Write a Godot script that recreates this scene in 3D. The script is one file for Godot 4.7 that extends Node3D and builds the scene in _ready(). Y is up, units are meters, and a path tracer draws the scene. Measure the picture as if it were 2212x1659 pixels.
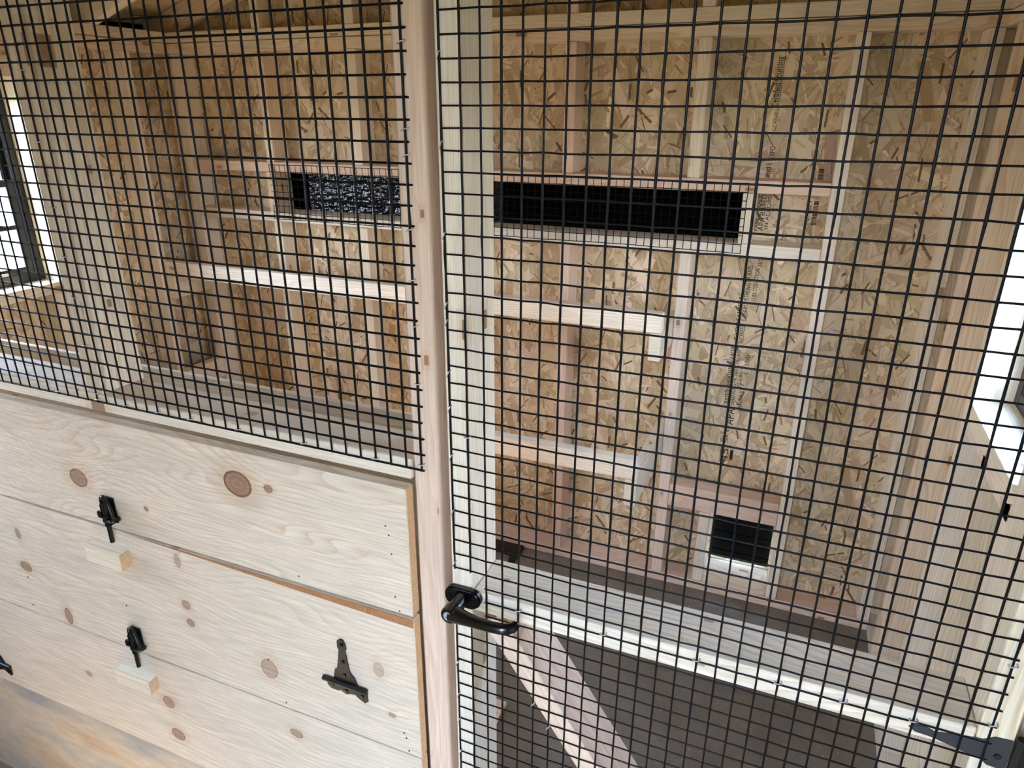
extends Node3D
# A new wooden chicken coop seen from its feed aisle. Dimensions are in inches, turned into metres by V();
# x runs along the partition, y is up (the coop floor is -69.5), z runs from the back wall towards the aisle.

const S := 0.0254
const FLOOR := -69.5
var M := {}
var rng := RandomNumberGenerator.new()

func V(x: float, y: float, z: float) -> Vector3:
	return Vector3(x, y - FLOOR, z) * S

# ------------------------------------------------------------------ nodes
func tag(o: Node, label := "", category := "", group := "", kind := "") -> Node:
	if label != "": o.set_meta("label", label)
	if category != "": o.set_meta("category", category)
	if group != "": o.set_meta("group", group)
	if kind != "": o.set_meta("kind", kind)
	return o

func base(called: String, at: Vector3, label := "", category := "", group := "", kind := "") -> Node3D:
	var o := Node3D.new()
	o.name = called
	add_child(o)
	o.position = at
	tag(o, label, category, group, kind)
	return o

func sub(called: String, parent: Node3D, at: Vector3) -> Node3D:
	var o := Node3D.new()
	o.name = called
	parent.add_child(o, true)
	o.global_position = at
	return o

func part(called: String, mesh: Mesh, mat: Material, parent: Node3D, at: Vector3, bas := Basis()) -> MeshInstance3D:
	var o := MeshInstance3D.new()
	o.name = called
	o.mesh = mesh
	o.material_override = mat
	parent.add_child(o, true)
	o.global_transform = Transform3D(bas, at)
	return o

# ------------------------------------------------------------------ meshes
func arrays_mesh(v: PackedVector3Array, n: PackedVector3Array, uv: PackedVector2Array, idx: PackedInt32Array) -> ArrayMesh:
	var k := 0
	while k < idx.size():
		var a := v[idx[k]]; var b := v[idx[k + 1]]; var c := v[idx[k + 2]]
		var m := n[idx[k]] + n[idx[k + 1]] + n[idx[k + 2]]
		if (b - a).cross(c - a).dot(m) > 0.0:      # front faces run clockwise
			var t := idx[k + 1]; idx[k + 1] = idx[k + 2]; idx[k + 2] = t
		k += 3
	var arr := []
	arr.resize(Mesh.ARRAY_MAX)
	arr[Mesh.ARRAY_VERTEX] = v
	arr[Mesh.ARRAY_NORMAL] = n
	arr[Mesh.ARRAY_TEX_UV] = uv
	arr[Mesh.ARRAY_INDEX] = idx
	var am := ArrayMesh.new()
	am.add_surface_from_arrays(Mesh.PRIMITIVE_TRIANGLES, arr)
	return am

# A box with eased edges; size h (half extents, inches), uvf(point in inches, normal axis) gives the texture place.
func box_mesh(h: Vector3, r: float, uvf: Callable) -> ArrayMesh:
	var v := PackedVector3Array(); var n := PackedVector3Array(); var uv := PackedVector2Array(); var idx := PackedInt32Array()
	r = min(r, 0.45 * min(h.x, min(h.y, h.z)))
	var at := {}
	for ax in 3:
		for sg in [-1, 1]:
			var nn := Vector3.ZERO
			nn[ax] = sg
			for s1 in [-1, 1]:
				for s2 in [-1, 1]:
					var c := Vector3.ZERO
					c[ax] = sg; c[(ax + 1) % 3] = s1; c[(ax + 2) % 3] = s2
					var p := Vector3(c.x * (h.x - r), c.y * (h.y - r), c.z * (h.z - r))
					p[ax] = sg * h[ax]
					at[[ax, c]] = v.size()
					v.append(p * S); n.append(nn); uv.append(uvf.call(p, nn))
			var b := v.size() - 4
			idx.append_array([b, b + 1, b + 3, b, b + 3, b + 2])
	for ax in 3:                                     # edges along ax
		var a1 := (ax + 1) % 3
		var a2 := (ax + 2) % 3
		for s1 in [-1, 1]:
			for s2 in [-1, 1]:
				var c0 := Vector3.ZERO; var c1 := Vector3.ZERO
				c0[ax] = -1; c1[ax] = 1
				c0[a1] = s1; c1[a1] = s1; c0[a2] = s2; c1[a2] = s2
				var q := [at[[a1, c0]], at[[a1, c1]], at[[a2, c1]], at[[a2, c0]]]
				idx.append_array([q[0], q[1], q[2], q[0], q[2], q[3]])
	for sx in [-1, 1]:
		for sy in [-1, 1]:
			for sz in [-1, 1]:
				var c := Vector3(sx, sy, sz)
				idx.append_array([at[[0, c]], at[[1, c]], at[[2, c]]])
	return arrays_mesh(v, n, uv, idx)

# Sawn lumber: grain runs along axis ax.
func lum_mesh(h: Vector3, ax: int, r := 0.11, fixed := false) -> ArrayMesh:
	var ou := rng.randf()
	var ov := [rng.randf(), rng.randf(), rng.randf(), rng.randf(), rng.randf(), rng.randf()]
	if fixed:                                        # the texture starts at the low end of the piece, so knots sit where they are drawn
		ou = 0.0
		ov = [0.0, 0.0, 0.0, 0.0, 0.0, 0.0]
	var f := func(p: Vector3, nn: Vector3) -> Vector2:
		var na := 0 if absf(nn.x) > 0.5 else (1 if absf(nn.y) > 0.5 else 2)
		var k: int = na * 2 + (1 if nn[na] > 0 else 0)
		if na == ax:                                 # end grain
			return Vector2(ou + p[(ax + 1) % 3] / 30.0, ov[k] + p[(ax + 2) % 3] / 6.0)
		var cr := 3 - na - ax
		var w: float = min(h[cr] * 2.0 / 8.0, 1.0)
		return Vector2(ou + (p[ax] + h[ax]) / 80.0, ov[k] * (1.0 - w) + (p[cr] + h[cr]) / 8.0)
	return box_mesh(h, r, f)

func lum(called: String, parent: Node3D, mn: Vector3, mx: Vector3, ax: int, mat: Material = null, r := 0.11, fixed := false) -> MeshInstance3D:
	var c := (mn + mx) * 0.5
	if mat == null: mat = M.pine[rng.randi() % M.pine.size()]
	return part(called, lum_mesh((mx - mn) * 0.5, ax, r, fixed), mat, parent, V(c.x, c.y, c.z))

# Lumber from p0 to p1 (centre line, inches), w wide across, hh along the "up" side.
func beam(called: String, parent: Node3D, p0: Vector3, p1: Vector3, w: float, hh: float, up: Vector3, mat: Material = null) -> MeshInstance3D:
	var d := (p1 - p0).normalized()
	var side := d.cross(up).normalized()
	var u := side.cross(d).normalized()
	if mat == null: mat = M.pine[rng.randi() % M.pine.size()]
	var c := (p0 + p1) * 0.5
	return part(called, lum_mesh(Vector3((p1 - p0).length() * 0.5, hh * 0.5, w * 0.5), 0), mat, parent, V(c.x, c.y, c.z), Basis(d, u, side))

# Sheet goods whose strands run on from sheet to sheet.
func sheet(called: String, parent: Node3D, mn: Vector3, mx: Vector3, mat: Material, tile := 48.0, r := 0.02, turn := false) -> MeshInstance3D:
	var c := (mn + mx) * 0.5
	var f := func(p: Vector3, nn: Vector3) -> Vector2:
		var q := p + c
		var w := Vector2(q.x, -q.y)
		if absf(nn.x) > 0.5: w = Vector2(q.z + 13.0, -q.y)
		elif absf(nn.y) > 0.5: w = Vector2(q.x, q.z)
		if turn: w = Vector2(w.y, w.x)
		return w / tile
	return part(called, box_mesh((mx - mn) * 0.5, r, f), mat, parent, V(c.x, c.y, c.z))

func plain(called: String, parent: Node3D, mn: Vector3, mx: Vector3, mat: Material, r := 0.05) -> MeshInstance3D:
	var c := (mn + mx) * 0.5
	return part(called, box_mesh((mx - mn) * 0.5, r, func(p, _n): return Vector2(p.x + p.z, p.y) / 10.0), mat, parent, V(c.x, c.y, c.z))

# A flat outline (x, y pairs in inches) with thickness d, its edges square.
func prism(poly: PackedVector2Array, d: float, tile := 10.0) -> ArrayMesh:
	var v := PackedVector3Array(); var n := PackedVector3Array(); var uv := PackedVector2Array(); var idx := PackedInt32Array()
	var tri := Geometry2D.triangulate_polygon(poly)
	var cc := 0.0
	for i in poly.size(): cc += poly[i].cross(poly[(i + 1) % poly.size()])
	for sg in [1, -1]:
		var b := v.size()
		for p in poly:
			v.append(Vector3(p.x, p.y, sg * d * 0.5) * S); n.append(Vector3(0, 0, sg)); uv.append(Vector2(p.x, -p.y) / tile)
		for t in tri: idx.append(b + t)
	for i in poly.size():
		var a := poly[i]; var e := poly[(i + 1) % poly.size()]
		var t := e - a
		var nn := Vector3(t.y, -t.x, 0).normalized() * (1.0 if cc > 0 else -1.0)
		var b := v.size()
		for q in [[a, 1], [e, 1], [e, -1], [a, -1]]:
			v.append(Vector3(q[0].x, q[0].y, q[1] * d * 0.5) * S); n.append(nn); uv.append(Vector2(q[0].x, q[0].y + q[1] * d) / tile)
		idx.append_array([b, b + 1, b + 2, b, b + 2, b + 3])
	return arrays_mesh(v, n, uv, idx)

# A round bar through pts (inches, relative), radius per point.
func tube(pts: PackedVector3Array, rad: PackedFloat32Array, sides := 6, caps := true) -> ArrayMesh:
	var v := PackedVector3Array(); var n := PackedVector3Array(); var uv := PackedVector2Array(); var idx := PackedInt32Array()
	var m := pts.size()
	var ref := Vector3.UP
	if absf((pts[m - 1] - pts[0]).normalized().y) > 0.8: ref = Vector3.RIGHT
	var side := Vector3.ZERO
	for i in m:
		var d := (pts[min(i + 1, m - 1)] - pts[max(i - 1, 0)]).normalized()
		if i == 0: side = d.cross(ref).normalized()
		else: side = (side - d * side.dot(d)).normalized()
		var up := side.cross(d)
		for k in sides:
			var a := TAU * k / sides
			var o := side * cos(a) + up * sin(a)
			v.append((pts[i] + o * rad[i]) * S); n.append(o); uv.append(Vector2(float(k) / sides, float(i) / m))
	for i in m - 1:
		for k in sides:
			var a := i * sides + k
			var b := i * sides + (k + 1) % sides
			idx.append_array([a, b, b + sides, a, b + sides, a + sides])
	if caps:
		for e in [0, m - 1]:
			var d := (pts[0] - pts[1]).normalized() if e == 0 else (pts[m - 1] - pts[m - 2]).normalized()
			var b := v.size()
			for k in sides:
				v.append(v[e * sides + k]); n.append(d); uv.append(Vector2(0, 0))
			for k in range(1, sides - 1): idx.append_array([b, b + k, b + k + 1])
	return arrays_mesh(v, n, uv, idx)

func bar(p0: Vector3, p1: Vector3, r: float, sides := 14) -> ArrayMesh:
	var d := (p1 - p0).normalized() * r * 0.18
	return tube(PackedVector3Array([p0, p0 + d, p1 - d, p1]), PackedFloat32Array([r * 0.85, r, r, r * 0.85]), sides)

# ------------------------------------------------------------------ textures
func noise_l8(w: int, h: int, sd: int, fx: float, fy: float, oct := 3) -> PackedByteArray:
	# fx, fy: features across the width and the height
	var nz := FastNoiseLite.new()
	nz.seed = sd
	nz.noise_type = FastNoiseLite.TYPE_SIMPLEX_SMOOTH
	nz.fractal_octaves = oct
	var sw: int = clampi(int(fx * 16.0), 8, w)
	var sh: int = clampi(int(fy * 16.0), 8, h)
	nz.frequency = fx / sw
	var im: Image
	if absf(fy / sh - fx / sw) < 0.001 * fx / sw:
		im = nz.get_image(sw, sh)
	else:
		im = nz.get_image(sw, int(max(8.0, sw * fy / fx)))
	im.resize(w, h, Image.INTERPOLATE_CUBIC)
	im.convert(Image.FORMAT_L8)
	return im.get_data()

# Pine: rings lines across the height, knots = [[x, y, rx, ry, darkness], ...] in pixels.
func pine_img(w: int, h: int, sd: int, rings: float, wa: float, ls: float, early: Color, late: Color, knots := [], arch := 0.0) -> ImageTexture:
	var wp := noise_l8(w, h, sd, 3.0, 2.0, 2)
	var fb := noise_l8(w, h, sd + 1, 14.0, float(h) / 7.0, 2)
	var tn := noise_l8(w, h, sd + 2, 5.0, 4.0, 3)
	var out := PackedByteArray()
	out.resize(w * h * 3)
	var kc := Color(0.47, 0.31, 0.20)
	for x in w:
		var near := []
		for k in knots:
			if absf(x - k[0]) < 5.0 * k[2]: near.append(k)
		var ar := arch * pow(sin(PI * (float(x) / w * 2.0 + 0.2)), 2.0)
		for y in h:
			var i := y * w + x
			var vy := float(y) / h
			var t := vy * rings + (wp[i] / 255.0 - 0.5) * wa
			if arch != 0.0: t += ar * (vy - 0.5) * (vy - 0.5) * 8.0
			var kn := 0.0
			var kt := 0.0
			for k in near:
				var dx: float = (x - k[0]) / k[2]
				var dy: float = (y - k[1]) / k[3]
				var d2 := dx * dx + dy * dy
				t += 0.5 * dy * exp(-d2 * 0.16)
				if d2 < 1.0:
					kn = max(kn, k[4] * (0.68 + 0.05 * sin(sqrt(d2) * 15.0) + (0.2 if d2 > 0.72 else 0.0)))
				elif d2 < 5.0:
					kt = max(kt, k[4] * 0.34 * (1.0 - (d2 - 1.0) / 4.0))
			var r := t - floorf(t)
			var tone := tn[i] / 255.0
			var ln := r * r * r * ls * (0.35 + 0.9 * tone)
			if r > 0.93: ln *= (1.0 - r) / 0.07
			var f := 0.945 + 0.11 * (fb[i] / 255.0)
			var c := early.lerp(late, clampf(ln + kt, 0.0, 1.0))
			f *= 0.965 + 0.07 * tone
			if kn > 0.0: c = c.lerp(kc, clampf(kn, 0.0, 1.0))
			out[i * 3] = int(clampf(c.r * f, 0.0, 1.0) * 255.0)
			out[i * 3 + 1] = int(clampf(c.g * f, 0.0, 1.0) * 255.0)
			out[i * 3 + 2] = int(clampf(c.b * f, 0.0, 1.0) * 255.0)
	var im := Image.create_from_data(w, h, false, Image.FORMAT_RGB8, out)
	im.generate_mipmaps()
	return ImageTexture.create_from_image(im)

func strand(im: Image, c: Vector2, len: float, wid: float, ang: float, col: Color) -> void:
	# fills a slanted sliver row by row
	var w := im.get_width()
	var d := Vector2(cos(ang), sin(ang)) * len * 0.5
	var e := Vector2(-sin(ang), cos(ang)) * wid * 0.5
	var q := [c + d * 0.92 + e, c + d - e * 0.6, c - d * 0.9 - e, c - d + e * 0.7]
	var y0 := int(floor(min(min(q[0].y, q[1].y), min(q[2].y, q[3].y))))
	var y1 := int(ceil(max(max(q[0].y, q[1].y), max(q[2].y, q[3].y))))
	for y in range(y0, y1 + 1):
		var xa := 1e9
		var xb := -1e9
		for k in 4:
			var a: Vector2 = q[k]
			var b: Vector2 = q[(k + 1) % 4]
			if (a.y <= y and b.y > y) or (b.y <= y and a.y > y):
				var x := a.x + (y - a.y) / (b.y - a.y) * (b.x - a.x)
				xa = min(xa, x); xb = max(xb, x)
		if xb < xa: continue
		var yy := posmod(y, im.get_height())
		var x0 := posmod(int(xa), w)
		var n := int(xb - xa) + 1
		im.fill_rect(Rect2i(x0, yy, min(n, w - x0), 1), col)
		if x0 + n > w: im.fill_rect(Rect2i(0, yy, x0 + n - w, 1), col)

func osb_img(sz: int, sd: int) -> ImageTexture:
	var g := RandomNumberGenerator.new()
	g.seed = sd
	var im := Image.create(sz, sz, false, Image.FORMAT_RGB8)
	im.fill(Color(0.79, 0.70, 0.555))
	var k := sz / 1024.0
	for i in 3400:
		var big := i < 2300
		var len := g.randf_range(50, 150) * k if big else g.randf_range(18, 80) * k
		var wid := g.randf_range(10, 34) * k if big else g.randf_range(3, 11) * k
		var ang := g.randfn(PI * 0.5, 0.75)
		var p := Vector2(g.randf() * sz, g.randf() * sz)
		var b := g.randfn(0.0, 0.05)
		var c := Color(0.82 + b, 0.725 + b * 1.05 + g.randfn(0.0, 0.012), 0.575 + b * 1.15 + g.randfn(0.0, 0.02))
		var kind := g.randf()
		if kind < 0.08: c = Color(0.875, 0.795, 0.655)
		elif kind < 0.12: c = Color(0.72, 0.60, 0.44)
		if not big:
			c = c.lerp(Color(0.62, 0.48, 0.32), g.randf() * 0.6)
			len *= 0.7
			wid *= 0.75
			if kind < 0.13: c = Color(0.46, 0.33, 0.2)
			if kind > 0.82: c = Color(0.89, 0.82, 0.7)
		strand(im, p, len, wid, ang, c)
		if big and kind > 0.35:
			var nn := g.randi_range(1, 3)
			var dd := Vector2(-sin(ang), cos(ang))
			for j in nn:
				strand(im, p + dd * g.randf_range(-0.4, 0.4) * wid + Vector2(cos(ang), sin(ang)) * g.randf_range(-0.2, 0.2) * len, len * g.randf_range(0.2, 0.7), 1.6 * k, ang + g.randfn(0, 0.03), c.darkened(g.randf_range(0.06, 0.2)))
			strand(im, p + dd * 0.5 * wid, len * 0.8, 1.6 * k, ang, c.darkened(g.randf_range(0.1, 0.32)))
	im.generate_mipmaps()
	return ImageTexture.create_from_image(im)

func blotch_img(w: int, h: int, sd: int, a: Color, b: Color, c: Color, fx: float, fy: float, specks := 0, speck := Color.WHITE) -> ImageTexture:
	var n1 := noise_l8(w, h, sd, fx, fy, 4)
	var n2 := noise_l8(w, h, sd + 7, fx * 9.0, fy * 9.0, 2)
	var out := PackedByteArray()
	out.resize(w * h * 3)
	for i in w * h:
		var t := n1[i] / 255.0
		var q := a.lerp(b, clampf(t * 2.0, 0, 1)) if t < 0.5 else b.lerp(c, clampf(t * 2.0 - 1.0, 0, 1))
		var f := 0.95 + 0.1 * n2[i] / 255.0
		out[i * 3] = int(clampf(q.r * f, 0, 1) * 255); out[i * 3 + 1] = int(clampf(q.g * f, 0, 1) * 255); out[i * 3 + 2] = int(clampf(q.b * f, 0, 1) * 255)
	var im := Image.create_from_data(w, h, false, Image.FORMAT_RGB8, out)
	var g := RandomNumberGenerator.new()
	g.seed = sd
	for i in specks:
		im.fill_rect(Rect2i(g.randi() % w, g.randi() % h, g.randi_range(1, 3), g.randi_range(1, 2)), speck.darkened(g.randf() * 0.3))
	im.generate_mipmaps()
	return ImageTexture.create_from_image(im)

func fuzz_normal(sz: int, sd: int, fx: float, fy: float, amt: float) -> ImageTexture:
	var d := noise_l8(sz, sz, sd, fx, fy, 3)
	var im := Image.create_from_data(sz, sz, false, Image.FORMAT_L8, d)
	im.convert(Image.FORMAT_RGBA8)
	im.bump_map_to_normal_map(amt)
	im.generate_mipmaps()
	return ImageTexture.create_from_image(im)

func mat(col: Color, rough := 0.7, tex: Texture2D = null, metal := 0.0) -> StandardMaterial3D:
	var m := StandardMaterial3D.new()
	m.albedo_color = col
	m.roughness = rough
	m.metallic = metal
	if tex: m.albedo_texture = tex
	return m

func make_materials() -> void:
	var cream := Color(0.915, 0.865, 0.775)
	var tan := Color(0.82, 0.70, 0.55)
	var q1 := pine_img(1024, 256, 11, 46.0, 3.0, 0.75, cream, tan)
	var q2 := pine_img(1024, 256, 23, 26.0, 5.0, 0.8, Color(0.91, 0.86, 0.77), Color(0.81, 0.68, 0.52), [[180, 60, 9, 9, 0.9], [700, 190, 7, 8, 0.8], [420, 130, 5, 6, 0.9]])
	var f1 := pine_img(1024, 256, 37, 12.0, 4.0, 0.8, Color(0.90, 0.83, 0.73), Color(0.80, 0.64, 0.47), [[330, 90, 10, 9, 1.0], [860, 170, 8, 9, 0.8], [600, 40, 5, 5, 0.9]], 5.0)
	var f2 := pine_img(1024, 256, 51, 16.0, 6.0, 0.7, Color(0.90, 0.82, 0.745), Color(0.82, 0.66, 0.54), [[120, 180, 7, 7, 0.8], [520, 70, 6, 6, 0.9]], 3.0)
	M.pine = [mat(Color(1, 1, 1), 0.72, q1), mat(Color(0.98, 0.96, 0.92), 0.72, q2), mat(Color(1, 0.98, 0.95), 0.72, f1), mat(Color(1, 1, 1), 0.72, f2), mat(Color(0.97, 0.95, 0.90), 0.72, f1), mat(Color(1, 0.99, 0.97), 0.72, q2)]
	# pieces whose knots stand where the photograph has them (80 inches to the width, 8 to the height)
	M.stile = mat(Color(1, 1, 1), 0.72, pine_img(2048, 256, 111, 60.0, 2.0, 0.7, cream, tan, [[1376, 44, 14, 10, 1.0], [1380, 118, 14, 12, 1.0], [802, 62, 11, 7, 0.9], [300, 100, 7, 5, 0.8]]))
	M.postmat = mat(Color(1, 1, 1), 0.72, pine_img(1024, 256, 123, 9.0, 5.0, 0.7, Color(0.88, 0.81, 0.70), Color(0.79, 0.66, 0.50), [[278, 72, 12, 18, 1.0], [78, 50, 4, 6, 1.0], [190, 30, 4, 6, 0.7]]))
	M.railmat = mat(Color(1, 1, 1), 0.72, pine_img(2048, 256, 131, 26.0, 4.0, 0.85, cream, tan, [[38, 56, 5, 4, 0.9], [86, 58, 7, 4, 0.8], [340, 24, 7, 5, 0.7]], 2.0))
	M.studmat = mat(Color(1, 1, 1), 0.72, pine_img(1024, 256, 139, 60.0, 5.0, 0.8, Color(0.90, 0.83, 0.74), Color(0.78, 0.62, 0.47), [[491, 18, 5, 8, 1.0], [326, 22, 3, 5, 0.9], [168, 16, 4, 6, 0.7]]))
	M.doorpost = mat(Color(0.99, 0.955, 0.92), 0.72, pine_img(1024, 256, 151, 16.0, 3.0, 0.5, Color(0.90, 0.82, 0.745), Color(0.82, 0.67, 0.55), [[776, 44, 3, 4, 1.0], [678, 40, 4, 5, 0.9], [560, 60, 3, 6, 0.7]], 2.0))
	M.quarter = M.pine[0]
	M.sillmat = mat(Color(1, 1, 1), 0.72, pine_img(2048, 256, 163, 70.0, 3.0, 0.8, cream, tan, [[781, 12, 17, 16, 1.0], [781, 250, 12, 18, 0.6], [1100, 60, 10, 10, 0.5]], 2.0))
	M.flat = M.pine[2]
	M.pink = mat(Color(0.985, 0.945, 0.905), 0.72, f2)
	M.pale = mat(Color(1.0, 1.0, 0.98), 0.7, q2)
	M.perch = mat(Color(1.04, 1.04, 1.04), 0.62, q2)
	var fz := fuzz_normal(512, 5, 60.0, 110.0, 3.0)
	# the three wide boards of the nest boxes carry their knots where the photograph has them
	M.board = []
	var px := 1280.0 / 58.0
	var kn := [[[-30.8, -29.5, 0.9, 0.75, 0.9], [-15.3, -26.6, 1.15, 0.95, 1.0], [-12.8, -26.4, 0.35, 0.3, 0.9], [-24.3, -30.6, 0.2, 0.2, 0.9], [-52, -28, 0.8, 0.6, 0.9]],
		[[-40.3, -36.8, 0.3, 0.5, 0.7], [-40.5, -40.1, 0.7, 0.5, 0.85], [-36.6, -44.0, 0.45, 0.85, 0.8], [-22.3, -34.5, 0.3, 0.6, 0.55], [-22.3, -38.4, 0.45, 0.4, 0.7], [-22.2, -40.0, 0.4, 0.35, 0.8], [-15.1, -41.8, 0.75, 0.85, 0.6], [-5.6, -38.4, 0.42, 0.6, 0.45], [-4.8, -42.0, 0.3, 0.2, 0.7]],
		[[-26.6, -49.5, 0.62, 0.6, 0.65], [-26.3, -52.9, 0.75, 0.6, 0.8], [-13.4, -47.3, 0.6, 0.4, 0.7], [-36, -50, 0.4, 0.3, 0.6]]]
	var tops := [-24.2, -33.45, -45.15]
	var hts := [9.0, 11.6, 10.5]
	for i in 3:
		var ks := []
		for k in kn[i]: ks.append([(k[0] + 60.0) * px, (tops[i] - k[1]) * 256.0 / hts[i], k[2] * px, k[3] * 256.0 / hts[i], k[4]])
		var t := pine_img(1280, 256, 71 + i * 9, [24.0, 30.0, 28.0][i], [6.0, 5.0, 4.0][i], [0.62, 0.5, 0.46][i], Color(0.875, 0.81, 0.715), Color(0.75, 0.62, 0.47), ks, [3.0, 1.0, 0.6][i])
		var bm := mat(Color(1, 1, 1), 0.85, t)
		bm.normal_enabled = true
		bm.normal_texture = fz
		bm.normal_scale = 0.45
		M.board.append(bm)
	M.ply = mat(Color(1, 1, 1), 0.8, blotch_img(512, 256, 91, Color(0.60, 0.59, 0.57), Color(0.80, 0.725, 0.62), Color(0.74, 0.615, 0.48), 2.5, 9.0))
	M.osb = mat(Color(1, 1, 1), 0.66, osb_img(1024, 3))
	M.bark = mat(Color(0.74, 0.57, 0.42), 0.8, f1)
	M.endgrain = mat(Color(0.97, 0.86, 0.75), 0.8, q1)
	M.floor = mat(Color(1, 1, 1), 0.42, blotch_img(512, 512, 17, Color(0.44, 0.40, 0.345), Color(0.48, 0.44, 0.38), Color(0.51, 0.465, 0.405), 6.0, 6.0, 260, Color(0.75, 0.72, 0.66)))
	M.wire = mat(Color(0.05, 0.045, 0.055), 0.38)
	M.wire.metallic_specular = 0.3
	M.finewire = mat(Color(0.04, 0.04, 0.045), 0.5)
	M.finewire.metallic_specular = 0.2
	M.steel = mat(Color(0.80, 0.81, 0.84), 0.28, null, 1.0)
	M.lock = mat(Color(0.72, 0.71, 0.69), 0.4, null, 0.35)
	M.black = mat(Color(0.025, 0.025, 0.028), 0.22)
	M.blackmetal = mat(Color(0.045, 0.045, 0.05), 0.42)
	M.strap = mat(Color(0.19, 0.20, 0.22), 0.5)
	M.frame = mat(Color(0.07, 0.075, 0.08), 0.4)
	M.flap = mat(Color(0.03, 0.032, 0.038), 0.2)
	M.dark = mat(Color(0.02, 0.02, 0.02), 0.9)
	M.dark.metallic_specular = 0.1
	M.rubber = mat(Color(0.035, 0.035, 0.04), 0.3)
	M.ink = mat(Color(0.13, 0.095, 0.07), 0.9)
	M.ink2 = mat(Color(0.08, 0.06, 0.05), 0.9)
	M.glass = mat(Color(0.9, 0.95, 1.0, 0.06), 0.02)
	M.glass.transparency = BaseMaterial3D.TRANSPARENCY_ALPHA
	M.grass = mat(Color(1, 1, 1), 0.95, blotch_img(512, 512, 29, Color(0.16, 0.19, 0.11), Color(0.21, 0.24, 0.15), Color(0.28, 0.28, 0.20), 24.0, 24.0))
	M.road = mat(Color(0.5, 0.5, 0.5), 0.9)
	M.twig = mat(Color(0.36, 0.32, 0.29), 0.9)
	M.evergreen = mat(Color(0.22, 0.27, 0.19), 0.95)
	M.siding = mat(Color(0.045, 0.045, 0.045), 0.7)
	M.siding.metallic_specular = 0.15

# ------------------------------------------------------------------ scene
func _ready() -> void:
	rng.seed = 4711
	var cam := Camera3D.new()
	cam.name = "camera"
	add_child(cam)
	cam.transform = Transform3D(Basis(Vector3(0.923354, 0.003471, -0.383933), Vector3(-0.142947, 0.931179, -0.335368), Vector3(0.356346, 0.364546, 0.860304)).orthonormalized(), V(16.2891, -4.0486, 30.7635))
	cam.fov = 57.394
	cam.near = 0.02
	cam.current = true
	var we := WorldEnvironment.new()
	we.name = "environment"
	var env := Environment.new()
	var sky := Sky.new()
	var sm := ProceduralSkyMaterial.new()
	sm.sky_top_color = Color(0.66, 0.80, 1.0)
	sm.sky_horizon_color = Color(0.90, 0.93, 0.975)
	sm.sky_curve = 0.2
	sm.sky_energy_multiplier = 1.7
	sm.ground_horizon_color = Color(0.60, 0.60, 0.57)
	sm.ground_bottom_color = Color(0.42, 0.42, 0.38)
	sky.sky_material = sm
	env.background_mode = Environment.BG_SKY
	env.sky = sky
	env.background_energy_multiplier = 1.0
	env.tonemap_mode = Environment.TONE_MAPPER_LINEAR
	env.tonemap_exposure = 14.2
	env.sdfgi_enabled = true
	env.ssao_enabled = true
	env.ssil_enabled = true
	we.environment = env
	add_child(we)
	var sun := DirectionalLight3D.new()
	sun.name = "sun"
	sun.light_color = Color(1.0, 0.97, 0.92)
	sun.light_energy = 2.2
	sun.light_angular_distance = 0.6
	sun.shadow_enabled = true
	add_child(sun)
	sun.look_at_from_position(Vector3(-6.6, 7.5, 0.0), Vector3(0, 0, 0))

	make_materials()
	build_ground()
	build_back_wall()
	build_left_wall()
	build_right_wall()
	build_roof()
	build_near_wall()
	build_partition()
	build_nest_boxes()
	build_roosts()
	build_mesh_panel()
	build_door()
	build_small()

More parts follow.
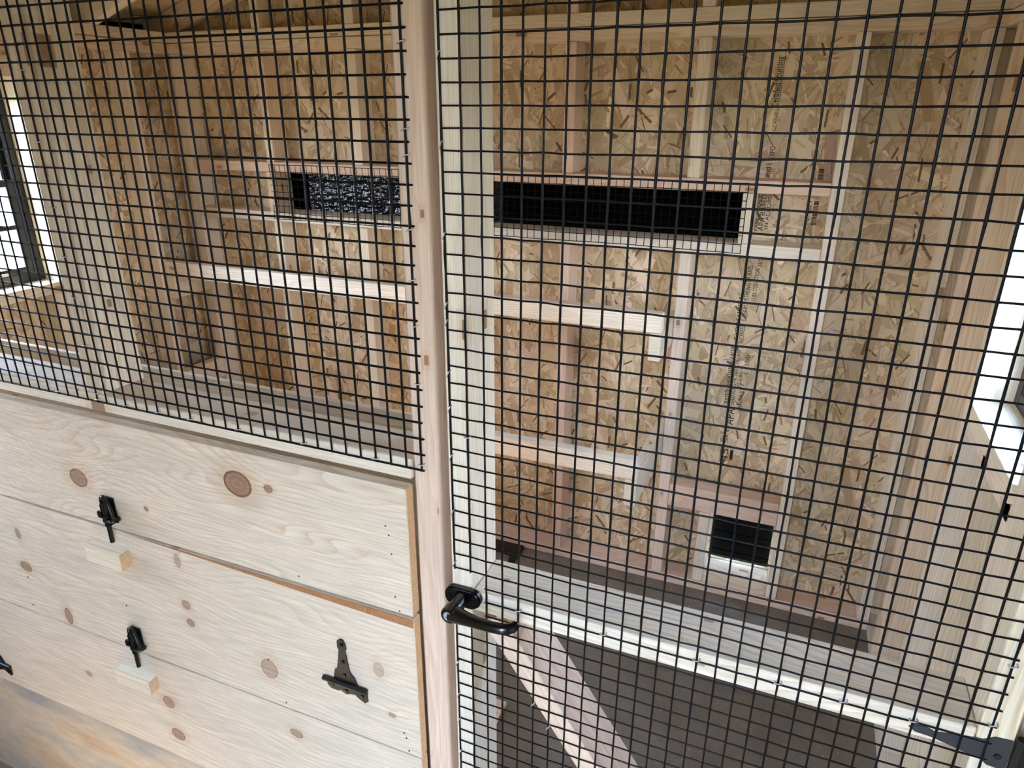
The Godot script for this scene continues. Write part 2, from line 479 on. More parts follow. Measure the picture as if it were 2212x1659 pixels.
func build_ground() -> void:
	var o := base("floor", V(-23, FLOOR, -8), "brown painted plywood floor of the coop and the aisle", "floor", "", "structure")
	sheet("floor_panel", o, Vector3(-81, FLOOR - 1.0, -62), Vector3(35, FLOOR, 46.5), M.floor, 40.0)
	var g := base("ground", V(0, FLOOR - 12, 0), "grass lawn outside the window", "ground", "", "structure")
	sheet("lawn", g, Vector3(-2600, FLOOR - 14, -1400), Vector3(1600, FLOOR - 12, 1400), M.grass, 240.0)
	var rd := base("road", V(-700, FLOOR - 12, 0), "pale road crossing beyond the lawn", "road", "", "structure")
	plain("paving", rd, Vector3(-820, FLOOR - 12.5, -1400), Vector3(-560, FLOOR - 11.6, 1400), M.road)
	# bare and evergreen trees far beyond the road
	var labels := ["bare tree beyond the road, seen in the upper window sash", "second bare tree farther along the road", "third bare tree at the far end of the road"]
	for i in 3:
		var at: Vector3 = [Vector3(-1050, FLOOR - 12, -420), Vector3(-1180, FLOOR - 12, -250), Vector3(-1120, FLOOR - 12, -620)][i]
		var t := base("bare_tree" if i == 0 else "bare_tree_%03d" % i, V(at.x, at.y, at.z), labels[i], "tree", "bare trees beyond the road")
		var g2 := RandomNumberGenerator.new()
		g2.seed = 60 + i
		part("trunk", tube(PackedVector3Array([Vector3(0, 0, 0), Vector3(3, 80, 2), Vector3(0, 190, 0), Vector3(6, 300, 3)]), PackedFloat32Array([9, 7, 5, 2]), 8), M.twig, t, t.global_position)
		for k in 26:
			var y := g2.randf_range(90, 270)
			var a := g2.randf() * TAU
			var l := g2.randf_range(50, 120)
			var p0 := Vector3(0, y, 0)
			var p1 := p0 + Vector3(cos(a) * l * 0.6, l * 0.5, sin(a) * l * 0.6)
			var p2 := p1 + Vector3(cos(a + 0.4) * l * 0.5, l * 0.6, sin(a + 0.4) * l * 0.5)
			part("branch", tube(PackedVector3Array([p0, p1, p2]), PackedFloat32Array([3.0, 1.8, 0.6]), 5), M.twig, t, t.global_position)
	var h := base("tree_line", V(-1700, FLOOR - 12, -300), "low grey green line of woods on the horizon", "woods")
	tag(h, "", "", "", "stuff")
	var st := SurfaceTool.new()
	st.begin(Mesh.PRIMITIVE_TRIANGLES)
	var g3 := RandomNumberGenerator.new()
	g3.seed = 9
	var ball := SphereMesh.new()
	ball.radius = 1.0; ball.height = 2.0; ball.radial_segments = 10; ball.rings = 6
	for k in 60:
		var s := g3.randf_range(50, 95) * S
		st.append_from(ball, 0, Transform3D(Basis().scaled(Vector3(s, s * g3.randf_range(0.9, 1.5), s)), Vector3(g3.randf_range(-60, 60), 40, -1300 + k * 42) * S))
	part("crowns", st.commit(), M.evergreen, h, h.global_position)

func build_back_wall() -> void:
	var w := base("wall_back", V(-23, FLOOR, -60), "back wall of flake board sheathing between pale studs", "wall", "", "structure")
	var zb := -62.0
	var zf := -61.5
	# sheathing round the long vent and the small pop door
	sheet("flake_board", w, Vector3(-80.8, -13.1, zb), Vector3(-12.95, 6.6, zf), M.osb)
	sheet("flake_board", w, Vector3(-12.95, -13.1, zb), Vector3(35, 6.6, zf), M.osb)
	sheet("flake_board", w, Vector3(-80.8, -19.0, zb), Vector3(-60.0, -13.1, zf), M.osb)
	sheet("flake_board", w, Vector3(8.8, -19.0, zb), Vector3(35, -13.1, zf), M.osb)
	sheet("flake_board", w, Vector3(-80.8, FLOOR, zb), Vector3(-12.95, -19.0, zf), M.osb)
	sheet("flake_board", w, Vector3(-12.95, FLOOR, zb), Vector3(9.7, -19.0, zf), M.osb)
	sheet("flake_board", w, Vector3(9.7, -56.4, zb), Vector3(18.0, -19.0, zf), M.osb)
	sheet("flake_board", w, Vector3(9.7, FLOOR, zb), Vector3(18.0, -65.7, zf), M.osb)
	sheet("flake_board", w, Vector3(18.0, FLOOR, zb), Vector3(35, -19.0, zf), M.osb)
	part("gable_board", prism(PackedVector2Array([Vector2(-81.3, -0.05), Vector2(35.5, -0.05), Vector2(35.5, 2.4), Vector2(-22.9, 21.9), Vector2(-81.3, 2.4)]), 0.5, 48.0), M.osb, w, V(0, 6.65, -61.75))
	# framing
	lum("bottom_plate", w, Vector3(-77.3, FLOOR, -61.5), Vector3(31.5, -68.0, -58), 0, M.pink)
	lum("top_plate", w, Vector3(-80.8, 3.6, -61.5), Vector3(35, 5.07, -58), 0, M.flat)
	lum("top_plate", w, Vector3(-80.8, 5.13, -61.5), Vector3(35, 6.6, -58), 0, M.pine[1])
	for x in [-77.3, -61.0, -45.2, -29.4, -13.7, 2.1, 18.2]:
		var full: bool = x < -70 or x > 15
		var mt: Material = M.quarter if x == 18.2 else (M.pink if x == -13.7 else null)
		if full:
			lum("stud", w, Vector3(x, -68.0, -61.5), Vector3(x + 1.5, 3.6, -58), 1, mt)
		else:
			lum("stud", w, Vector3(x, -68.0, -61.5), Vector3(x + 1.5, -20.5, -58), 1, M.studmat if x == 2.1 else mt, 0.11, x == 2.1)
			lum("stud", w, Vector3(x, -11.6, -61.5), Vector3(x + 1.5, 3.6, -58), 1, mt)
		if x > -70 and x < 15:
			var yt := 6.6 + (minf(x + 77.3, 31.5 - x)) / 3.0
			lum("gable_stud", w, Vector3(x, 6.6, -61.5), Vector3(x + 1.5, yt - 0.5, -58.0), 1, mt)
	lum("vent_header", w, Vector3(-75.8, -13.1, -61.5), Vector3(18.2, -11.6, -58), 0, M.pink)
	lum("vent_sill", w, Vector3(-75.8, -20.5, -61.5), Vector3(18.2, -19.0, -58), 0, M.quarter)
	lum("vent_jamb", w, Vector3(-61.5, -19.0, -61.5), Vector3(-60.0, -13.1, -58), 1)
	lum("vent_jamb", w, Vector3(8.8, -19.0, -61.5), Vector3(10.3, -13.1, -58), 1, M.pale)
	lum("pop_door_header", w, Vector3(3.6, -56.5, -60.5), Vector3(18.2, -53.0, -58), 0, M.pink)
	lum("pop_door_stud", w, Vector3(8.0, -68.0, -61.5), Vector3(9.5, -56.5, -58), 1, M.quarter)
	lum("pop_door_sill", w, Vector3(9.5, -68.0, -61.5), Vector3(18.2, -65.8, -58), 0, M.flat)
	lum("stud", w, Vector3(30.0, -68.0, -61.5), Vector3(31.5, 3.6, -58), 1)
	# black outside of the pop door
	var pd := sub("pop_door_panel", w, V(13.8, -61, -63))
	for k in 7:
		plain("black_slat", pd, Vector3(8.5, -66.6 + k * 1.6, -63.4), Vector3(19.5, -65.1 + k * 1.6, -62.9), M.siding)
	plain("backing", pd, Vector3(8.0, -67.5, -64.2), Vector3(20, -55, -63.6), M.dark)
	# vent: dark chamber with a rippled black flap
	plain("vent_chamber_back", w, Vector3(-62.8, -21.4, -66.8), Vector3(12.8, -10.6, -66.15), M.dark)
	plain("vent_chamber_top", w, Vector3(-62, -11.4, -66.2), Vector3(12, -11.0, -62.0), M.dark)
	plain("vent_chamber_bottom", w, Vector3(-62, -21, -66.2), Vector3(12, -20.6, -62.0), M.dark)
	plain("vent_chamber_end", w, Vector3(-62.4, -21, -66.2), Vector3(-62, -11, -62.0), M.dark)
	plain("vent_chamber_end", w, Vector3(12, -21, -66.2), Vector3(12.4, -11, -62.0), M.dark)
	part("vent_flap", flap_mesh(), M.flap, w, V(-24, -16, -62.7))
	plain("vent_flap_board", w, Vector3(-24.0, -20.4, -63.0), Vector3(11, -11.6, -62.5), M.dark)
	# small mesh stapled over the vent
	var vm := sub("vent_mesh", w, V(-26, -16, -57.9))
	var nr := FastNoiseLite.new()
	nr.seed = 8
	nr.frequency = 0.08
	for k in 9:
		var pts := PackedVector3Array(); var rad := PackedFloat32Array()
		for i in 72:
			var x := -60.6 + i * 0.985
			pts.append(Vector3(x + 26, -20.1 + k * 1.018 + 16 + nr.get_noise_2d(x, k * 9.0) * 0.12, nr.get_noise_2d(x + 50, k * 5.0) * 0.1)); rad.append(0.047)
		part("wire", tube(pts, rad, 4), M.finewire, vm, vm.global_position)
	for i in 72:
		var pts := PackedVector3Array(); var rad := PackedFloat32Array()
		for k in 9:
			var bow := 0.25 * sin(PI * k / 8.0) if i < 40 else 0.0
			pts.append(Vector3(-60.6 + i * 0.985 + 26 + nr.get_noise_2d(i * 3.0, k) * 0.1, -20.1 + k * 1.018 + 16, 0.06 - bow)); rad.append(0.047)
		part("wire", tube(pts, rad, 4), M.finewire, vm, vm.global_position)
	# mill print on the flake board, reading upwards
	var pr := [["APA", 10.4, -44.2, -41.8, 1.0], ["RATED SHEATHING 24/16", 9.6, -41.1, -33.0, 0.5], ["EXPOSURE 1", 9.85, -31.9, -26.3, 0.5], ["SIZED FOR SPACING", 10.35, -41.3, -36.1, 0.55],
		["PR-L-9190", 10.4, -35.3, -33.4, 0.5], ["THICKNESS", 10.5, -32.5, -30.1, 0.6], ["0.354 in.", 10.5, -29.4, -27.2, 0.6], ["STRENGTH AXIS", 10.5, -26.7, -22.2, 0.62], ["THIS DIRECTION", 11.4, -26.7, -22.5, 0.5],
		["PS 2-92", 10.95, -38.6, -36.4, 0.45], ["C-137/D", 11.6, -36.6, -33.9, 0.5], ["MC-1177", 11.4, -41.6, -38.0, 0.45], ["MILL 15", 9.6, -46.9, -45.4, 0.4], ["SFI", 10.2, -46.9, -44.9, 0.4], ["15", 10.3, -49.5, -47.9, 0.95],
		["Certified Sourcing", 10.9, -3.6, 1.6, 0.7], ["SUSTAINABLE", 11.15, -6.3, -3.9, 0.45], ["and E", 11.1, -11.5, -9.8, 0.6], ["EXPO", 11.3, -9.4, -8.0, 0.6], ["24/16", 11.6, -22.3, -21.0, 0.55],
		["PANEL GRADE", 10.5, -17.9, -13.5, 0.6], ["APA RATED", 11.1, -17.8, -13.5, 0.6], ["IN ACCORD", 11.7, -17.6, -13.5, 0.4]]
	for p in pr: stamp(w, p[0], p[1], p[2], p[3], p[4], M.ink)
	plain("printed_line", w, Vector3(11.25, -4.0, -61.5), Vector3(11.3, 2.4, -61.49), M.ink2, 0.001)
	plain("printed_line", w, Vector3(9.6, -49.6, -61.5), Vector3(9.68, -47.7, -61.49), M.ink2, 0.001)
	plain("printed_line", w, Vector3(9.6, -49.68, -61.5), Vector3(11.0, -49.6, -61.49), M.ink2, 0.001)
	plain("printed_block", w, Vector3(10.9, -49.4, -61.5), Vector3(11.3, -47.9, -61.49), M.ink, 0.001)
	for b in [[17.0, -11.8, -10.4], [17.0, -16.8, -14.0]]:
		var y: float = b[1]
		var g := RandomNumberGenerator.new()
		g.seed = int(-y * 10)
		while y < b[2]:
			var t := g.randf_range(0.04, 0.16)
			plain("barcode_line", w, Vector3(b[0] - 0.35, y, -61.5), Vector3(b[0] + 0.2, y + t, -61.49), M.ink2, 0.001)
			y += t + g.randf_range(0.04, 0.09)
		stamp(w, "8 07052 1", b[0] - 0.75, b[1], b[2], 0.4, M.ink)

func stamp(w: Node3D, text: String, x: float, y0: float, y1: float, hgt: float, m: Material) -> void:
	var tm := TextMesh.new()
	var f := SystemFont.new()
	f.font_names = PackedStringArray(["Droid Sans"])
	tm.font = f
	tm.text = text
	tm.font_size = 24
	tm.pixel_size = hgt * S / 17.5
	tm.depth = 0.0004
	tm.curve_step = 1.5
	var fv := FontVariation.new()
	fv.base_font = f
	fv.variation_embolden = 0.25
	tm.font = fv
	var l: float = tm.get_aabb().size.x
	var k: float = (y1 - y0) * S / maxf(l, 0.0001)
	part("printed_lettering", tm, m, w, V(x - hgt * 0.1, (y0 + y1) * 0.5, -61.49), Basis(Vector3(0, k, 0), Vector3(-1, 0, 0), Vector3(0, 0, 1)))

func flap_mesh() -> ArrayMesh:
	var nz := FastNoiseLite.new()
	nz.seed = 21
	nz.frequency = 0.5
	var nx := 230
	var ny := 40
	var v := PackedVector3Array(); var n := PackedVector3Array(); var uv := PackedVector2Array(); var idx := PackedInt32Array()
	var hf := func(x: float, y: float) -> float: return nz.get_noise_2d(x * 0.75, y * 2.8) * 0.13
	for j in ny + 1:
		for i in nx + 1:
			var x := -33.2 + 34.0 * i / nx
			var y := -4.2 + 8.4 * j / ny
			var z: float = hf.call(x, y)
			v.append(Vector3(x, y, z) * S)
			n.append(Vector3(z - hf.call(x + 0.05, y), z - hf.call(x, y + 0.05), 0.05).normalized())
			uv.append(Vector2(x, y) * 0.1)
	for j in ny:
		for i in nx:
			var a := j * (nx + 1) + i
			idx.append_array([a, a + 1, a + nx + 2, a, a + nx + 2, a + nx + 1])
	return arrays_mesh(v, n, uv, idx)

func window_in(called: String, label: String, xw: float, inward: float, z0: float, z1: float, y0: float, y1: float) -> void:
	# xw: plane of the sheathing; inward: +1 when the room lies towards +x
	var w := base(called, V(xw, y0, (z0 + z1) * 0.5), label, "window", "", "structure")
	var xa := xw - inward * 0.9
	var xb := xw + inward * 0.6
	var lo := minf(xa, xb)
	var hi := maxf(xa, xb)
	var fw := 1.3
	plain("frame_side", w, Vector3(lo, y0, z0), Vector3(hi, y1, z0 + fw), M.frame)
	plain("frame_side", w, Vector3(lo, y0, z1 - fw), Vector3(hi, y1, z1), M.frame)
	plain("frame_bottom", w, Vector3(lo, y0, z0 + fw), Vector3(hi, y0 + fw, z1 - fw), M.frame)
	plain("frame_top", w, Vector3(lo, y1 - fw, z0 + fw), Vector3(hi, y1, z1 - fw), M.frame)
	var ym := (y0 + y1) * 0.5
	for k in 2:
		var s := sub("lower_sash" if k == 0 else "upper_sash", w, V(xw, y0, z0))
		var a := y0 + fw if k == 0 else ym - 0.4
		var b := ym + 0.6 if k == 0 else y1 - fw
		var sx := xw + inward * (0.25 if k == 0 else -0.35)
		var sl := sx - 0.28
		var sh := sx + 0.28
		var t := 0.85
		plain("stile", s, Vector3(sl, a, z0 + fw), Vector3(sh, b, z0 + fw + t), M.frame)
		plain("stile", s, Vector3(sl, a, z1 - fw - t), Vector3(sh, b, z1 - fw), M.frame)
		plain("rail", s, Vector3(sl, a, z0 + fw + t), Vector3(sh, a + t, z1 - fw - t), M.frame)
		plain("rail", s, Vector3(sl, b - t, z0 + fw + t), Vector3(sh, b, z1 - fw - t), M.frame)
		plain("muntin", s, Vector3(sx - 0.15, (a + b) * 0.5 - 0.3, z0 + fw + t), Vector3(sx + 0.15, (a + b) * 0.5 + 0.3, z1 - fw - t), M.frame)
		plain("muntin", s, Vector3(sx - 0.15, a + t, (z0 + z1) * 0.5 - 0.3), Vector3(sx + 0.15, b - t, (z0 + z1) * 0.5 + 0.3), M.frame)
		for c in 2:
			var za := z0 + fw + t if c == 0 else (z0 + z1) * 0.5
			var zb := (z0 + z1) * 0.5 if c == 0 else z1 - fw - t
			plain("pane", s, Vector3(sx - 0.05, a + t, za), Vector3(sx + 0.05, b - t, zb), M.glass, 0.01)
	for k in 2:
		var zl := z0 + 5.0 if k == 0 else z1 - 6.0
		plain("sash_lock", w, Vector3(minf(xw + inward * 0.4, xw + inward * 0.9), y0 + fw + 0.1, zl), Vector3(maxf(xw + inward * 0.4, xw + inward * 0.9), y0 + fw + 0.45, zl + 1.2), M.steel)

func build_left_wall() -> void:
	var w := base("wall_left", V(-79, FLOOR, -8), "left wall of flake board and studs around a black framed window", "wall", "", "structure")
	var xo := -81.3
	var xi := -80.8
	var z0 := -33.3
	var z1 := -8.0
	var y0 := -26.2
	var y1 := -0.5
	sheet("flake_board", w, Vector3(xo, FLOOR, -62), Vector3(xi, 6.6, z0), M.osb)
	sheet("flake_board", w, Vector3(xo, FLOOR, z0), Vector3(xi, y0, z1), M.osb)
	sheet("flake_board", w, Vector3(xo, y1, z0), Vector3(xi, 6.6, z1), M.osb)
	sheet("flake_board", w, Vector3(xo, FLOOR, z1), Vector3(xi, 6.6, 3.0), M.osb)
	sheet("flake_board", w, Vector3(xo, FLOOR, 3.0), Vector3(xi, -30.0, 27.0), M.osb)
	sheet("flake_board", w, Vector3(xo, -1.0, 3.0), Vector3(xi, 6.6, 27.0), M.osb)
	sheet("flake_board", w, Vector3(xo, FLOOR, 27.0), Vector3(xi, 6.6, 46.5), M.osb)
	lum("bottom_plate", w, Vector3(-80.8, FLOOR, -58), Vector3(-77.3, -68, 8), 2)
	lum("top_plate", w, Vector3(-80.8, 3.6, -58), Vector3(-77.3, 5.07, 46), 2, M.flat)
	lum("top_plate", w, Vector3(-80.8, 5.13, -58), Vector3(-77.3, 6.6, 46), 2, M.pine[1])
	for z in [-61.5, -50.95, -34.85, -8.0, 1.5, 27.0]:
		var st := -68.0
		lum("stud", w, Vector3(-80.8, st, z), Vector3(-77.3, 3.6, z + 1.5), 1, M.quarter if z == -34.85 else null)
	for z in [-33.3, -21.0, -9.5]:
		lum("cripple_stud", w, Vector3(-80.8, -68.0, z), Vector3(-77.3, y0 - 1.5, z + 1.5), 1)
	lum("window_sill", w, Vector3(-80.8, y0 - 1.5, z0), Vector3(-77.1, y0, z1), 2, M.pale)
	lum("window_header", w, Vector3(-80.8, y1, z0), Vector3(-77.3, 3.6, z1), 2)
	lum("jamb_liner", w, Vector3(-80.8, y0, z0), Vector3(-77.3, y1, z0 + 0.1), 1, M.pale, 0.02)
	window_in("window_3", "second black framed window in the left wall, beside the aisle", -80.9, 1.0, 3.0, 27.0, -30.0, -1.0)
	window_in("window_1", "black framed sash window in the left wall looking out on grass", -80.9, 1.0, z0 + 0.1, z1, y0, y1)

func build_right_wall() -> void:
	var w := base("wall_right", V(33, FLOOR, -8), "right wall of studs and flake board with a bright window sill", "wall", "", "structure")
	var z0 := -36.0
	var z1 := -19.5
	var y0 := -27.0
	var y1 := -0.5
	var xi := 35.0
	var xo := 35.5
	sheet("flake_board", w, Vector3(xi, FLOOR, -62), Vector3(xo, 6.6, z0), M.osb)
	sheet("flake_board", w, Vector3(xi, FLOOR, z0), Vector3(xo, y0, z1), M.osb)
	sheet("flake_board", w, Vector3(xi, y1, z0), Vector3(xo, 6.6, z1), M.osb)
	sheet("flake_board", w, Vector3(xi, FLOOR, z1), Vector3(xo, 6.6, 46.5), M.osb)
	lum("bottom_plate", w, Vector3(31.5, FLOOR, -61.5), Vector3(35, -68, 5), 2)
	lum("top_plate", w, Vector3(31.5, 3.6, -58), Vector3(35, 5.07, 46), 2, M.flat)
	lum("top_plate", w, Vector3(31.5, 5.13, -58), Vector3(35, 6.6, 46), 2, M.pine[1])
	for z in [-61.5, -53.5, -37.5, -19.5, -3.5, 3.5, 40.0]:
		lum("stud", w, Vector3(31.5, -68.0, z), Vector3(35, 3.6, z + 1.5), 1, M.quarter if z == -37.5 else (M.flat if z == -53.5 else null))
	for z in [-28.5, -21.0]:
		lum("cripple_stud", w, Vector3(31.5, -68.0, z), Vector3(35, y0 - 1.5, z + 1.5), 1)
	lum("window_sill", w, Vector3(31.2, y0 - 1.5, z0), Vector3(35.2, y0, z1), 2, M.pale)
	lum("sill_apron", w, Vector3(31.5, y0 - 3.0, z0), Vector3(35.0, y0 - 1.5, z1), 2)
	lum("window_header", w, Vector3(31.5, y1, z0), Vector3(35, 3.6, z1), 2)
	window_in("window_2", "black framed window at the right edge above the bright sill", 35.1, -1.0, z0, z1, y0, y1)

func build_roof() -> void:
	var w := base("ceiling", V(-22.9, 24, -8), "open rafters under a flake board roof", "ceiling", "", "structure")
	var sl := Vector3(3, 1, 0).normalized()
	var nl := Vector3(-1, 3, 0).normalized()
	var sr := Vector3(-3, 1, 0).normalized()
	var nr := Vector3(1, 3, 0).normalized()
	var ridge := Vector3(-22.9, 6.6 + 54.4 / 3.0, 0)
	for z in [-60.75, -46.05, -22.05, 1.95, 25.95, 44.0]:
		for k in 2:
			var d: Vector3 = sl if k == 0 else sr
			var nn: Vector3 = nl if k == 0 else nr
			var foot: Vector3 = ridge - d * 64.5
			var off: Vector3 = nn * 1.75 + Vector3(0, 0, z)
			beam("rafter", w, foot + off, ridge + off, 1.5, 3.5, nn)
	for k in 2:
		var d: Vector3 = sl if k == 0 else sr
		var nn: Vector3 = nl if k == 0 else nr
		var a: Vector3 = ridge - d * 65.0 + nn * 3.8
		var b: Vector3 = ridge + nn * 3.8 + d * 1.6
		var c := (a + b) * 0.5 + Vector3(0, 0, -8)
		var h := Vector3((b - a).length() * 0.5, 0.25, 58.0)
		var f := func(p: Vector3, _n: Vector3) -> Vector2: return Vector2(p.x, p.z) / 48.0
		part("roof_board", box_mesh(h, 0.02, f), M.osb, w, V(c.x, c.y, c.z), Basis(d, nn, d.cross(nn)))
		var fx: float = (ridge - d * 64.7).x
		plain("fascia", w, Vector3(fx - 0.4, 0.5, -66), Vector3(fx + 0.4, 8.0, 50), M.siding)
		var xw := -81.3 if k == 0 else 35.5
		plain("soffit", w, Vector3(minf(fx, xw), 0.5, -66), Vector3(maxf(fx, xw), 1.0, 50), M.siding)

func build_near_wall() -> void:
	var w := base("wall_near", V(-23, FLOOR, 46), "near wall of the feed aisle behind the viewer", "wall", "", "structure")
	sheet("flake_board", w, Vector3(-81.3, FLOOR, 46), Vector3(8, 6.6, 46.5), M.osb)
	sheet("flake_board", w, Vector3(8, 5.5, 46), Vector3(15, 6.6, 46.5), M.osb)
	sheet("flake_board", w, Vector3(15, FLOOR, 46), Vector3(35.5, 6.6, 46.5), M.osb)
	part("gable_board", prism(PackedVector2Array([Vector2(-81.3, -0.05), Vector2(35.5, -0.05), Vector2(35.5, 2.4), Vector2(-22.9, 21.9), Vector2(-81.3, 2.4)]), 0.5, 48.0), M.osb, w, V(0, 6.65, 46.25))

func build_partition() -> void:
	var w := base("wall_front", V(-23, FLOOR, -1.75), "pale lumber partition between the aisle and the coop", "wall", "", "structure")
	lum("door_post", w, Vector3(-2.65, FLOOR, -3.5), Vector3(-0.85, 3.6, 0), 1, M.doorpost, 0.28, true)
	lum("post", w, Vector3(-28.75, -22.65, -3.5), Vector3(-27.2, 3.6, 0), 1, M.postmat, 0.11, true)
	lum("post", w, Vector3(-60.0, FLOOR, -3.5), Vector3(-58.5, 3.6, 0), 1)
	lum("post", w, Vector3(-77.3, FLOOR, -3.5), Vector3(-75.8, 3.6, 0), 1)
	lum("mesh_sill", w, Vector3(-58.5, -24.1, -3.45), Vector3(-2.68, -22.65, 0.0), 0, M.sillmat, 0.2, true)
	lum("hinge_post", w, Vector3(28.75, FLOOR, -3.5), Vector3(31.5, 3.6, 0), 1, M.pale)
	lum("header", w, Vector3(-77.3, 3.6, -3.5), Vector3(31.5, 6.6, 0), 0)
	sheet("flake_board", w, Vector3(-75.8, FLOOR, -0.5), Vector3(-60.0, 3.6, 0), M.osb)

func board_mesh(h: Vector3, x0: float, ht: float) -> ArrayMesh:
	var f := func(p: Vector3, nn: Vector3) -> Vector2:
		if absf(nn.z) > 0.5: return Vector2((p.x + h.x) / (h.x * 2.0) * (2.0 * h.x / 58.0) + (x0 + 60.0) / 58.0, (h.y - p.y) / (2.0 * h.y))
		if absf(nn.y) > 0.5: return Vector2((p.x + h.x + x0 + 60.0) / 58.0, 0.1 + p.z / ht)
		return Vector2(p.z / 10.0, p.y / 6.0)
	return box_mesh(h, 0.06, f)

func build_nest_boxes() -> void:
	var w := base("nest_box", V(-30, FLOOR, 0), "nest box front of wide pale pine boards with black latches", "nest box")
	var tops := [-24.2, -33.45, -45.15]
	var hts := [9.0, 11.6, 10.5]
	var zs := [0.78, 0.72, 0.74]
	for i in 3:
		var x0 := -58.5
		var x1 := -2.66
		var h := Vector3((x1 - x0) * 0.5, hts[i] * 0.5, zs[i] * 0.5)
		part("board", board_mesh(h, x0, hts[i]), M.board[i], w, V((x0 + x1) * 0.5, tops[i] - hts[i] * 0.5, zs[i] * 0.5 + 0.01))
	# tapering waney edge along the top of the middle board
	var wn := PackedVector2Array([Vector2(-26, 0), Vector2(-2.7, 0), Vector2(-2.7, -0.62), Vector2(-10, -0.42), Vector2(-18, -0.2)])
	var we := part("waney_edge", prism(wn, 0.03), M.bark, w, V(0, -33.47, 0.745))
	tag(we, "orange brown waney edge")
	sheet("plywood", w, Vector3(-58.5, FLOOR, 0.01), Vector3(-2.66, -55.75, 0.6), M.ply, 50.0)
	for i in 3:      # sawn board ends, pale orange
		plain("sawn_end", w, Vector3(-2.68, tops[i] - hts[i] + 0.05, 0.04), Vector3(-2.645, tops[i] - 0.1, zs[i] - 0.03), M.endgrain, 0.005)
	lum("back_panel", w, Vector3(-58.5, FLOOR, -11.5), Vector3(-3, -25.5, -11.0), 0)
	lum("side_panel", w, Vector3(-3.5, FLOOR, -11.0), Vector3(-2.8, -25.5, -3.6), 1)
	lum("base_board", w, Vector3(-40, FLOOR, -27.5), Vector3(-8.3, -68.9, -13.0), 0, M.pink)
	# nails
	for p in [[-4.2, -27.0], [-4.0, -27.6], [-3.9, -28.9], [-3.85, -32.0], [-3.6, -33.0], [-11.2, -32.6], [-15.0, -40.9], [-3.9, -43.2], [-3.75, -43.6], [-3.6, -44.7], [-13.9, -44.5], [-28.9, -40.5], [-41.0, -44.2], [-40.6, -41.2]]:
		part("nail_head", bar(Vector3(0, 0, 0), Vector3(0, 0, 0.04), 0.07, 8), M.strap, w, V(p[0], p[1], 0.76))
	# wooden stop blocks
	for b in [[-30.9, -27.2, -36.3, -34.9], [-31.1, -27.3, -48.35, -47.0]]:
		lum("stop_block", w, Vector3(b[0], b[2], 0.74), Vector3(b[1], b[3], 1.6), 0, M.pale, 0.04)
		plain("sawn_end", w, Vector3(b[1] - 0.02, b[2] + 0.03, 0.76), Vector3(b[1] + 0.012, b[3] - 0.03, 1.58), M.endgrain, 0.004)
	latch(w, Vector3(-27.95, -31.3, 0.78))
	latch(w, Vector3(-28.45, -43.3, 0.74))
	t_hinge(w, Vector3(-8.3, -40.55, 0.74), Basis())
	t_hinge(w, Vector3(-49.15, -53.4, 0.74), Basis())

func latch(parent: Node3D, at: Vector3) -> void:
	var o := sub("slide_bolt", parent, V(at.x, at.y, at.z))
	tag(o, "black slide bolt")
	var g := o.global_position
	part("back_plate", prism(PackedVector2Array([Vector2(-0.45, -1.25), Vector2(0.5, -1.25), Vector2(0.5, 0.85), Vector2(-0.45, 0.85)]), 0.1), M.black, o, g + Vector3(0, 0, 0.05) * S)
	part("bolt", bar(Vector3(0, 0.75, 0.5), Vector3(0, -2.75, 0.5), 0.17), M.black, o, g)
	for y in [0.25, -0.75]:
		part("guide", box_mesh(Vector3(0.3, 0.32, 0.36), 0.1, func(p, _n): return Vector2(p.x, p.y)), M.black, o, g + Vector3(0, y, 0.36) * S)
	for k in 4:
		part("spring_coil", bar(Vector3(0, -1.0 - k * 0.09, 0.5), Vector3(0, -1.05 - k * 0.09, 0.5), 0.23), M.black, o, g)
	var lp := PackedVector3Array()
	var lr := PackedFloat32Array()
	var path := [Vector2(-0.12, 0.4), Vector2(-0.14, 0.85), Vector2(0.0, 1.12), Vector2(0.25, 1.2), Vector2(0.55, 1.05), Vector2(0.85, 0.6), Vector2(1.05, 0.1), Vector2(1.12, -0.35), Vector2(0.98, -0.58), Vector2(0.6, -0.75), Vector2(0.15, -0.9)]
	for q in path:
		lp.append(Vector3(q.x, q.y, 0.55 + q.x * 0.25)); lr.append(0.15)
	part("pull_ring", tube(lp, lr, 10), M.black, o, g)
	part("screw", bar(Vector3(-0.52, 0.35, 0.3), Vector3(-0.2, 0.35, 0.4), 0.13, 8), M.black, o, g)
	part("thumb_tab", box_mesh(Vector3(0.2, 0.28, 0.12), 0.06, func(p, _n): return Vector2(p.x, p.y)), M.black, o, g + Vector3(-0.45, -0.4, 0.62) * S)
	part("foot_screw", bar(Vector3(-0.25, -1.35, 0.25), Vector3(0.0, -1.35, 0.42), 0.16, 8), M.black, o, g)
	part("foot", prism(PackedVector2Array([Vector2(-0.2, -1.4), Vector2(0.3, -1.25), Vector2(0.95, -0.85), Vector2(0.9, -0.6), Vector2(-0.2, -0.7)]), 0.3), M.black, o, g + Vector3(0, 0, 0.3) * S)

